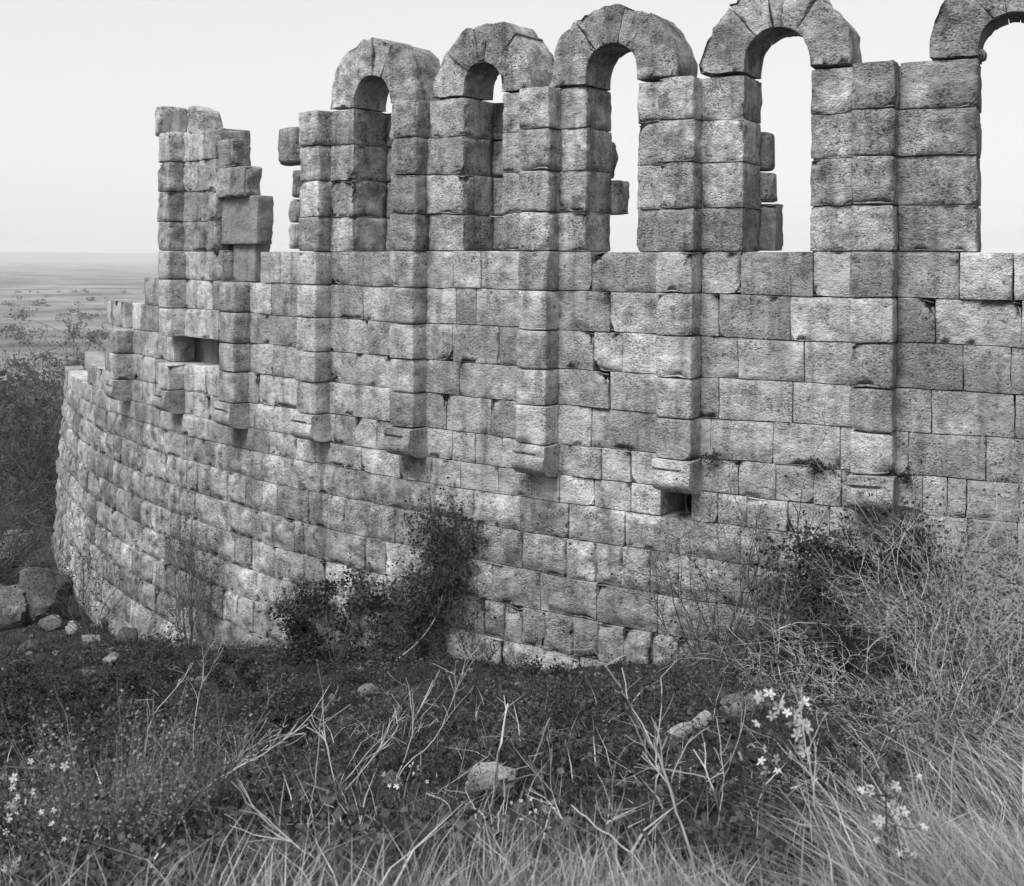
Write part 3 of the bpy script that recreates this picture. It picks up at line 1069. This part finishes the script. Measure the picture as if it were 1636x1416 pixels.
# scrub on the slope beyond the rounded end of the wall
P = on_ground(150, 760)
spots = [(-12.9, 28.5, 2.9, 2.6), (-14.6, 31, 3.0, 3.2), (-17.5, 33, 3.4, 3.4), (-13.2, 35.5, 4.6, 3.4), (-17, 40, 4.0, 4.0), (-20.5, 38, 3.0, 3.8), (-12.4, 42, 5.0, 3.6), (-22, 45, 4.2, 4.4),
         (-16, 49, 4.6, 4.2), (-25, 53, 4.6, 5.0), (-19, 58, 5.0, 4.6), (-14, 55, 5.0, 4.2), (-28, 62, 4.2, 5.4)]
names = ['tangled bush touching the broken end of the wall', 'dark scrub bush behind the tilted slab', 'low scrub bush on the slope beyond the wall end']
protos = []
for i, (x, y, H, Wd) in enumerate(spots):
    b = (x, y, gh(x, y) - .1)
    H *= .8
    if i == 0:
        shrub('scrub_bush', names[0], b, H, 2.2, 26, 3, 4, 5200, .035, 201, lean=(.12, -.05), r=.022, cat='bush', rmin=.004)
        continue
    lab = 'scrub bush with bare twigs on the slope beyond the wall end'
    if i < 5:
        o = shrub('scrub_bush', lab, b, H, Wd, 20, 3, 4, 5200, .05, 200 + i * 3, r=.03, rmin=.006, cat='bush', group='scrub bushes on the far slope', lf='leaf' if i % 2 else 'leaf_mid')
        protos.append(o)
    else:
        o = copy_tree(protos[i % len(protos)])
        o.location = b
        k = H / 3.6
        o.scale = (k * random.uniform(.85, 1.2), k, k * random.uniform(.9, 1.15))
        o.rotation_euler.z = random.uniform(0, 6)
shrub('bare_tree', 'bare slender small tree rising behind the broken wall end', (-10.8, 36, gh(-10.8, 36)), 3.7, 2.6, 6, 4, 4, 0, .05, 231, r=.05, wob=.1, cat='tree', fan=.45, rmin=.006)

# far scrub and hedges on the plain: one mass nobody could count
def far_scrub():
    rg = np.random.default_rng(5)
    Vs, Fs, b0 = [], [], 0
    for i in range(1500):
        d = 62 * (1100 / 62) ** rg.random()
        x = rg.uniform(-.60, .35) * d
        if i % 3 == 0:                                      # hedge lines
            row = rg.integers(0, 9)
            d = 150 + row * row * 16 + rg.normal(0, 4)
            x = rg.uniform(-.60, .1) * d
        h = rg.uniform(1.0, 3.2) * (1.5 if d > 250 else 1)
        c = np.array([x, d, gh(x, d)])
        n = 46
        C = c + rg.normal(0, 1, (n, 3)) * np.array([h * .55, h * .55, h * .3]) + [0, 0, h * .45]
        V, F = leaf_quads(rg, C, h * .34)
        Vs.append(V)
        Fs.append(F + b0)
        b0 += len(V)
    o = link('scrub', mesh_np('scrub', np.concatenate(Vs), np.concatenate(Fs)), M['leaf_mid'], smooth=False)
    tag(o, 'low scrub and hedges over the far plain', None, kind='stuff')
far_scrub()

# ------------------------------------------------------------------ dry stalks, weeds and flowers in the foreground
def stalk(label, pts_px, depth, r, seed, twigs=3, tw='pale_twig', name='dry_stalk', group=None, tl=.18):
    """a dry stalk whose course is read from the photograph, standing at its own distance; the first point is its foot"""
    rg = np.random.default_rng(seed)
    P = []
    for i, (px, py) in enumerate(pts_px):
        d = depth + .05 * i * rg.normal(0, 1)
        rx, rz = ray(px, py)
        P.append(np.array([rx * d, d, EYE + rz * d]))
    f = P[0].copy()
    f[2] = min(f[2], gh(f[0], f[1])) - .03
    P = [f] + P if P[0][2] > f[2] + .08 else [f] + P[1:]
    P = np.array(P)
    t = np.linspace(0, 1, len(P))
    tt = np.linspace(0, 1, 14)
    Q = np.stack([np.interp(tt, t, P[:, k]) for k in range(3)], -1)
    Q[1:-1] = (Q[:-2] + 2 * Q[1:-1] + Q[2:]) / 4
    Q += rg.normal(0, .004, Q.shape)
    root = thing(name, label, 'stalk', tuple(Q[0]), group)
    polys = [(Q, r, r * .5)]
    for _ in range(twigs):
        i = rg.integers(6, 14)
        grow(rg, Q[i], (Q[i] - Q[i - 1]) * 30 + rg.normal(0, .45, 3) * [1, .5, .6], tl * rg.uniform(.6, 1.6), r * .5, 1, 2, .12, (0, 0, .03), .5, .6, polys, 5)
    part('stem', tubes(polys, 4), M[tw], root)
    return root

G = 'dry stalks in the foreground grass'
L0 = 'pale forked dry stalk standing in the foreground grass'
stalk('thick pale jointed stalk standing behind the round boulder', [(785, 1400), (792, 1330), (800, 1250), (808, 1190), (820, 1125)], 6.2, .010, 1, 2)
STALKS = [
    ([(1132, 1420), (1112, 1350), (1090, 1290), (1060, 1200), (1030, 1160), (1000, 1095)], 4.1, .008, 5),
    ([(1040, 1380), (1050, 1310), (1058, 1250), (1064, 1210), (1020, 1130)], 4.7, .006, 4),
    ([(1170, 1400), (1162, 1320), (1152, 1260), (1120, 1195)], 4.5, .006, 5),
    ([(1158, 1340), (1160, 1270), (1180, 1200)], 4.7, .005, 4),
    ([(1085, 1420), (1030, 1370), (980, 1330), (925, 1288)], 3.9, .006, 1),
    ([(940, 1380), (925, 1340), (895, 1270), (850, 1215)], 4.6, .005, 4),
    ([(500, 1400), (502, 1330), (512, 1260)], 4.6, .005, 3),
    ([(570, 1420), (500, 1370), (440, 1320), (380, 1255)], 4.1, .006, 4),
    ([(556, 1380), (556, 1310), (545, 1250), (525, 1170)], 5.2, .005, 5),
    ([(545, 1270), (590, 1215), (620, 1180), (655, 1145)], 6.5, .005, 5),
    ([(548, 1280), (610, 1210), (655, 1150), (625, 1120)], 6.3, .005, 5),
    ([(625, 1270), (655, 1220), (672, 1150), (700, 1090)], 6.6, .006, 6),
    ([(640, 1240), (700, 1190), (730, 1130), (745, 1080)], 6.4, .005, 6),
    ([(690, 1280), (720, 1260), (790, 1210)], 6.2, .004, 2),
    ([(310, 1280), (370, 1245), (430, 1210), (500, 1160)], 5.6, .005, 6),
    ([(305, 1275), (360, 1235), (420, 1190), (480, 1175)], 5.8, .005, 6),
    ([(320, 1290), (390, 1230), (415, 1170)], 5.7, .004, 5),
    ([(240, 1210), (250, 1150), (290, 1105)], 7.2, .007, 4),
    ([(318, 1170), (330, 1100), (366, 1040)], 8.0, .007, 5),
    ([(780, 1390), (778, 1330), (770, 1290)], 4.3, .005, 1),
    ([(800, 1390), (804, 1330), (812, 1280)], 4.2, .005, 1),
    ([(690, 1380), (686, 1320), (690, 1270)], 4.5, .004, 2),
    ([(1350, 1420), (1330, 1340), (1312, 1290), (1300, 1190)], 3.7, .006, 5),
    ([(1410, 1420), (1380, 1360), (1350, 1290), (1330, 1240)], 3.6, .005, 4),
    ([(1480, 1410), (1490, 1330), (1482, 1230), (1512, 1150)], 3.9, .006, 5),
    ([(1500, 1420), (1530, 1330), (1505, 1290)], 3.7, .004, 3),
    ([(860, 1400), (855, 1340), (848, 1310)], 3.9, .005, 1),
    ([(890, 1400), (888, 1340), (890, 1320)], 3.8, .005, 1),
    ([(960, 1400), (985, 1330), (995, 1280)], 4.2, .004, 2),
]
for i, (pp, d, r, tw_) in enumerate(STALKS):
    stalk(L0, pp, d, r * .72, 300 + i, tw_, group=G)
stalk('thin dark bent stalk crossing the weeds at the lower left', [(420, 1420), (380, 1360), (330, 1270), (250, 1180)], 4.5, .004, 341, 3, tw='twig')

# the broad clump of tall weeds at the lower left
shrub('weed_clump', 'broad clump of tall upright grey weeds with feathery stems', on_ground(180, 1400), .62, .8, 150, 1, 2, 6000, .012, 351, tw='weed', lf='weed', r=.0032, droop=.06, wob=.06, cat='weeds', shrink=.35, fan=.35, leaf_from=.1)
shrub('weed_clump', 'darker clump of upright weeds beside the broad feathery one', on_ground(320, 1330), .5, .55, 90, 1, 4, 6000, .011, 352, tw='weed', lf='leaf_mid', r=.003, droop=.06, wob=.06, cat='weeds', shrink=.35, fan=.35, leaf_from=.1)
shrub('weed_clump', 'loose grey weeds among the stalks below the round boulder', on_ground(700, 1370), .4, .5, 40, 1, 4, 2500, .009, 353, tw='leaf_mid', lf='leaf_mid', r=.003, droop=.04, wob=.1, cat='weeds', shrink=.4, fan=.5, leaf_from=.1)

# rough growth over the bank below the thicket
BANK = [(1330, 1200, .5, .7, 'turf-dark bramble patch behind the tall white blossoms', 'leaf', 'twig'), (1480, 1210, .55, .8, 'grey bramble patch behind the lower right blossoms', 'leaf_mid', 'pale_twig'),
        (1600, 1180, .7, .9, 'tall grey weeds at the edge of the bank', 'leaf_mid', 'pale_twig'), (1560, 1290, .5, .7, 'pale weeds sprawling over the bank grass', 'leaf_mid', 'pale_twig'),
        (1250, 1290, .35, .6, 'low dark weeds between the log and the blossoms', 'leaf', 'twig'), (1640, 1080, .9, 1.0, 'grey weeds crowding the end of the pale leaning shrub', 'leaf_mid', 'pale_twig'),
        (1390, 1290, .42, .6, 'dry weeds with dark leaves amid the blossoms', 'leaf', 'pale_twig'), (1120, 1110, .4, .8, 'low grey weeds behind the bleached log', 'leaf_mid', 'twig'),
        (450, 1130, .45, 1.0, 'low grey weeds before the small dark sprig', 'leaf_mid', 'twig'), (120, 1120, .5, 1.2, 'dark low weeds below the large dark boulder', 'leaf', 'twig'),
        (240, 1090, .5, 1.0, 'dark low weeds in front of the leaning twiggy shrub', 'leaf', 'twig'), (880, 1090, .3, .9, 'low dark weeds along the foot of the wall', 'leaf', 'twig')]
for i, (px, py, H, Wd, lab, lf_, tw_) in enumerate(BANK):
    p = on_ground(px, py)
    shrub('weed_clump', lab.replace('turf-dark', 'dark'), p, H, Wd * 1.3, 34, 2, 4, 3200, .0042 * p.y ** .75, 370 + i, tw=tw_, lf=lf_, r=.0045, droop=random.choice((-.12, -.05, .03)), wob=.16, cat='weeds', fan=.6, leaf_from=.1)

for i, (px, py, H, Wd, lab) in enumerate(((60, 1140, .5, 1.3, 'low dark bush spreading below the big pale boulder'), (185, 1150, .42, 1.1, 'low dark bush behind the long low pale rock'),
                                       (20, 1215, .4, .9, 'dark leafy bush behind the crowded white blossoms'), (400, 1105, .4, 1.0, 'low dark bush before the thin grey twiggy shrub'), (470, 1210, .3, .7, 'small dark bush behind the fanned dry stalks'))):
    clump_bush('low_bush', lab, on_ground(px, py), H, Wd, 14, 2600, .03, 440 + i)

# low weeds scattered over the uneven ground
seedlings = [shrub('low_weed', 'low dark weed tuft in the turf below the wall', on_ground(760 + 90 * q, 1180), .26 + .06 * q, .42, 26, 1, 4, 900, .022, 470 + q, tw=('twig', 'leaf_mid', 'leaf')[q], lf=('leaf', 'leaf_mid', 'leaf')[q],
                   r=.0035, droop=-.06, wob=.2, cat='weeds', group='low weed tufts in the turf', fan=.6, leaf_from=.1) for q in range(3)]
rgw = random.Random(77)
n_w = 0
while n_w < 75:
    d_ = 4.6 + 15 * rgw.random() ** 1.3
    x_ = rgw.uniform(-.5, .36) * d_
    if math.hypot(x_ - CX, d_ - CY) < RW + .35:
        continue
    o = copy_tree(seedlings[n_w % 3])
    o.location = (x_, d_, gh(x_, d_))
    k_ = rgw.uniform(.6, 1.35) * (1.25 if x_ < -2 else 1)
    o.scale = (k_ * rgw.uniform(.8, 1.4), k_ * rgw.uniform(.8, 1.3), k_)
    o.rotation_euler.z = rgw.uniform(0, 6.28)
    n_w += 1

def flower(label, px, py, depth, n, spread, seed, name='flower_spray', group=None, petal=.02):
    """white-flowered spray: a stalk with blossoms of five petals round its top"""
    rg = np.random.default_rng(seed)
    rx, rz = ray(px, py)
    top = np.array([rx * depth, depth, EYE + rz * depth])
    foot = np.array([top[0] + rg.normal(0, .08), depth + rg.normal(0, .08), 0])
    foot[2] = gh(foot[0], foot[1]) - .03
    root = thing(name, label, 'flower', tuple(foot), group)
    t = np.linspace(0, 1, 9)[:, None]
    mid = (foot + top) / 2 + np.array([rg.normal(0, .05), 0, 0])
    polys = [((1 - t) ** 2 * foot + 2 * t * (1 - t) * mid + t * t * top, .005, .002)]
    for i in range(n):
        h = rg.random() ** 1.3
        c = top + np.array([rg.normal(0, spread), rg.normal(0, spread * .6), -h * spread * 3.2])
        q = polys[0][0][max(2, 8 - int(h * 5))]
        polys.append((np.array([q, (q + c) / 2 + [0, 0, -.01], c]), .002, .001))
        V, F = [], []
        up = np.array([rg.normal(0, .8), rg.normal(-.4, .6), rg.normal(.3, .5)])
        up /= np.linalg.norm(up)
        a = np.cross(up, [0, 0, 1.])
        a /= np.linalg.norm(a)
        b = np.cross(up, a)
        s_ = petal * rg.uniform(.7, 1.25)
        for k in range(5):
            an = k * 2 * math.pi / 5 + rg.random() * .5
            e = a * math.cos(an) + b * math.sin(an)
            g = a * -math.sin(an) + b * math.cos(an)
            V += [c, c + e * s_ * .4 + g * s_ * .22 + up * s_ * .25, c + e * s_ * .8 + g * s_ * .2 + up * s_ * .1, c + e * s_ * .95 + up * s_ * .2,
                  c + e * s_ * .8 - g * s_ * .2 + up * s_ * .1, c + e * s_ * .4 - g * s_ * .22 + up * s_ * .25]
            F += [(k * 6, k * 6 + 1, k * 6 + 2, k * 6 + 3), (k * 6, k * 6 + 3, k * 6 + 4, k * 6 + 5)]
        part('blossom', (np.array(V), np.array(F)), M['petal'], root)
    part('stem', tubes(polys, 4), M['leaf_mid'], root)
flower('tall spray of white blossoms in front of the brambles', 1275, 1105, 3.9, 26, .06, 401, petal=.023)
flower('white blossom spray leaning beside the tall one', 1245, 1190, 3.8, 10, .045, 402, petal=.018)
flower('spray of white blossoms on a branching dry weed at the lower right', 1425, 1230, 3.6, 18, .05, 403, petal=.016)
flower('loose white blossoms low in the grass at the lower right', 1440, 1310, 3.5, 12, .05, 404, petal=.012)
flower('crowded white blossoms beside the feathery weed clump', 22, 1235, 4.2, 34, .07, 405, petal=.016)
flower('few white blossoms below the crowded ones', 35, 1310, 4.0, 14, .06, 406, petal=.012)
flower('sprig of tiny white blossoms right of the round boulder', 868, 1275, 5.0, 18, .045, 407, petal=.011)
flower('sprig of tiny white blossoms above the lichened rock', 690, 1225, 6.0, 18, .07, 408, petal=.011)
flower('two white blossoms against the lichened rock', 640, 1240, 5.9, 7, .035, 409, petal=.016)

# ------------------------------------------------------------------ grass
def grass(name, label, n, dr, lat, length, width, mat, seed, lean=(0, 0), weight=None, curl=.5, yp=1.0):
    rg = np.random.default_rng(seed)
    d = dr[0] + (dr[1] - dr[0]) * rg.random(n * 3) ** yp
    x = rg.uniform(lat[0], lat[1], n * 3) * d + rg.normal(0, .15, n * 3)
    q = np.stack([x, d, 0 * x], -1)
    keep = np.hypot(x - CX, d - CY) > RW + .02
    dens = .5 + .5 * fbm(q * 1.1, seed, 3) * 1.6
    if weight is not None:
        dens = dens * weight(x, d)
    keep &= rg.random(n * 3) < dens
    x, d = x[keep][:n], d[keep][:n]
    m = len(x)
    P = np.stack([x, d, ground_h(x, d) - .01], -1)
    L = rg.uniform(length[0], length[1], m) * (.7 + .6 * (vnoise(P * 1.7, seed + 4) * .5 + .5))
    a = rg.uniform(0, 2 * math.pi, m)
    dirx = np.cos(a) * curl * rg.random(m) + lean[0] + .55 * vnoise(P * 1.3, seed + 8)
    diry = np.sin(a) * curl * rg.random(m) + lean[1] + .4 * vnoise(P * 1.3, seed + 9)
    fv = rg.uniform(0, math.pi, m)
    sx_, sy_ = np.cos(fv), np.sin(fv)
    wd = width * (.45 + 1.7 * rg.random(m) ** 2.2)
    def pt(t, k):
        h = L * t * (1 - .25 * t * np.hypot(dirx, diry))
        b = L * t * t
        return np.stack([P[:, 0] + dirx * (b * .7 + L * t * .3) + sx_ * wd * k, P[:, 1] + diry * (b * .7 + L * t * .3) + sy_ * wd * k, P[:, 2] + h], -1)
    V = np.stack([pt(0, -.5), pt(0, .5), pt(.55, -.38), pt(.55, .38), pt(1, 0)], 1).reshape(-1, 3)
    i = np.arange(m)[:, None] * 5
    F = np.concatenate([i + [0, 1, 3], i + [0, 3, 2], i + [2, 3, 4]])
    o = link(name, mesh_np(name, V, F), M[mat], smooth=False)
    tag(o, label, None, kind='stuff')
grass('turf', 'short dark turf over the ground below the wall', 170000, (4, 30), (-.56, .56), (.03, .12), .009, 'turf', 501, yp=1.3, curl=1.6)
grass('low_herbs', 'grey-green low grass among the stalks', 60000, (3.0, 9.0), (-.62, .62), (.04, .15), .007, 'leaf_mid', 502, curl=1.6)
grass('dry_grass', 'long pale dry grass in the foreground', 52000, (2.6, 5.6), (-.62, .66), (.08, .30), .0035, 'dry', 503, lean=(-.1, .0), curl=1.3,
      weight=lambda x, d: np.clip(1.25 - (d - 2.8) / 1.05 + np.clip(x - .3, -1.2, 1.2) * .5, .03, 1.5))
grass('bank_grass', 'long pale grass combed over on the right bank', 4500, (2.8, 5.6), (.26, .66), (.2, .48), .005, 'dry', 504, lean=(-.55, .2), curl=.8,
      weight=lambda x, d: np.clip((x / d - .28) * 4.5, 0, 1.2))
grass('straw', 'scattered dry straws lying in the turf', 2200, (4, 12), (-.56, .6), (.12, .3), .006, 'dry', 505, curl=2.6)

# low broad-leaved herbs in clumps, and chips of fallen stone: ground cover nobody could count
def ground_cover():
    rg = np.random.default_rng(611)
    Cs, Zs = [], []
    while len(Cs) < 5200:
        d = 4.2 + 24 * rg.random() ** 1.7
        x = rg.uniform(-.55, .55) * d
        if math.hypot(x - CX, d - CY) < RW + .15:
            continue
        if fbm(np.array([[x * .8, d * .8, 0]]), 71, 2)[0] < rg.uniform(-.5, .35):
            continue
        h = rg.uniform(.03, .13)
        k = 22
        g = rg.normal(0, 1, (k, 3)) * [h * 1.1, h * 1.1, h * .45] + [x, d, h * .5]
        Cs.append(g)
    C = np.concatenate(Cs)
    C[:, 2] += ground_h(C[:, 0], C[:, 1])
    V, F = leaf_quads(rg, C, .034, flat=.6)
    o = link('ground_herbs', mesh_np('ground_herbs', V, F), M['herb'], smooth=False)
    tag(o, 'dark broad-leaved herbs covering the ground', None, kind='stuff')
    P0, F0 = rock_box(1, .7, .8, .16, .3, .06, .1, 2, False)
    P0 = (P0 - P0.mean(0))[:, [0, 2, 1]]
    Vs, Fs, b = [], [], 0
    for i in range(420):
        d = 5 + 24 * rg.random() ** .8
        x = rg.uniform(-.5, .3) * d
        if i % 2:
            sv = rg.uniform(S_LEFT + 3, PL[7])
            q = w(sv, 0, RW + .1 + abs(rg.normal(0, .5)))
            x, d = q[0], q[1]
        if math.hypot(x - CX, d - CY) < RW + .08:
            continue
        sz = .03 + .09 * rg.random() ** 3
        a = rg.uniform(0, 6.28)
        R_ = np.array([[math.cos(a), -math.sin(a), 0], [math.sin(a), math.cos(a), 0], [0, 0, 1]])
        Vs.append((P0 * sz * rg.uniform(.7, 1.4, 3)) @ R_.T + [x, d, gh(x, d) + sz * .15])
        Fs.append(F0 + b)
        b += len(P0)
    o = link('rubble_chips', mesh_np('rubble_chips', np.concatenate(Vs), np.concatenate(Fs)), M['rock'])
    tag(o, 'small chips of fallen stone scattered in the turf', None, kind='stuff')
ground_cover()

# ------------------------------------------------------------------ haze over the plain
def haze():
    z0, z1, R = EYE + PLAIN - 9, EYE + 60, 14100
    V = [(-R, -R, z0), (R, -R, z0), (R, R + 16, z0), (-R, R + 16, z0), (-R, -R, z1), (R, -R, z1), (R, R + 16, z1), (-R, R + 16, z1)]
    F = [(0, 3, 2, 1), (4, 5, 6, 7), (0, 1, 5, 4), (1, 2, 6, 5), (2, 3, 7, 6), (3, 0, 4, 7)]
    me = bpy.data.meshes.new('haze')
    me.from_pydata(V, [], F)
    m = bpy.data.materials.new('haze_air')
    m.use_nodes = True
    nt = m.node_tree
    nt.nodes.clear()
    out = nt.nodes.new('ShaderNodeOutputMaterial')
    pv = nt.nodes.new('ShaderNodeVolumePrincipled')
    pv.inputs['Color'].default_value = (1, 1, 1, 1)
    pv.inputs['Density'].default_value = .00018
    pv.inputs['Anisotropy'].default_value = -.15
    nt.links.new(pv.outputs[0], out.inputs['Volume'])
    o = link('haze', me, m, smooth=False)
    o['kind'] = 'stuff'
    o['label'] = 'thin pale haze over the plain'
haze()
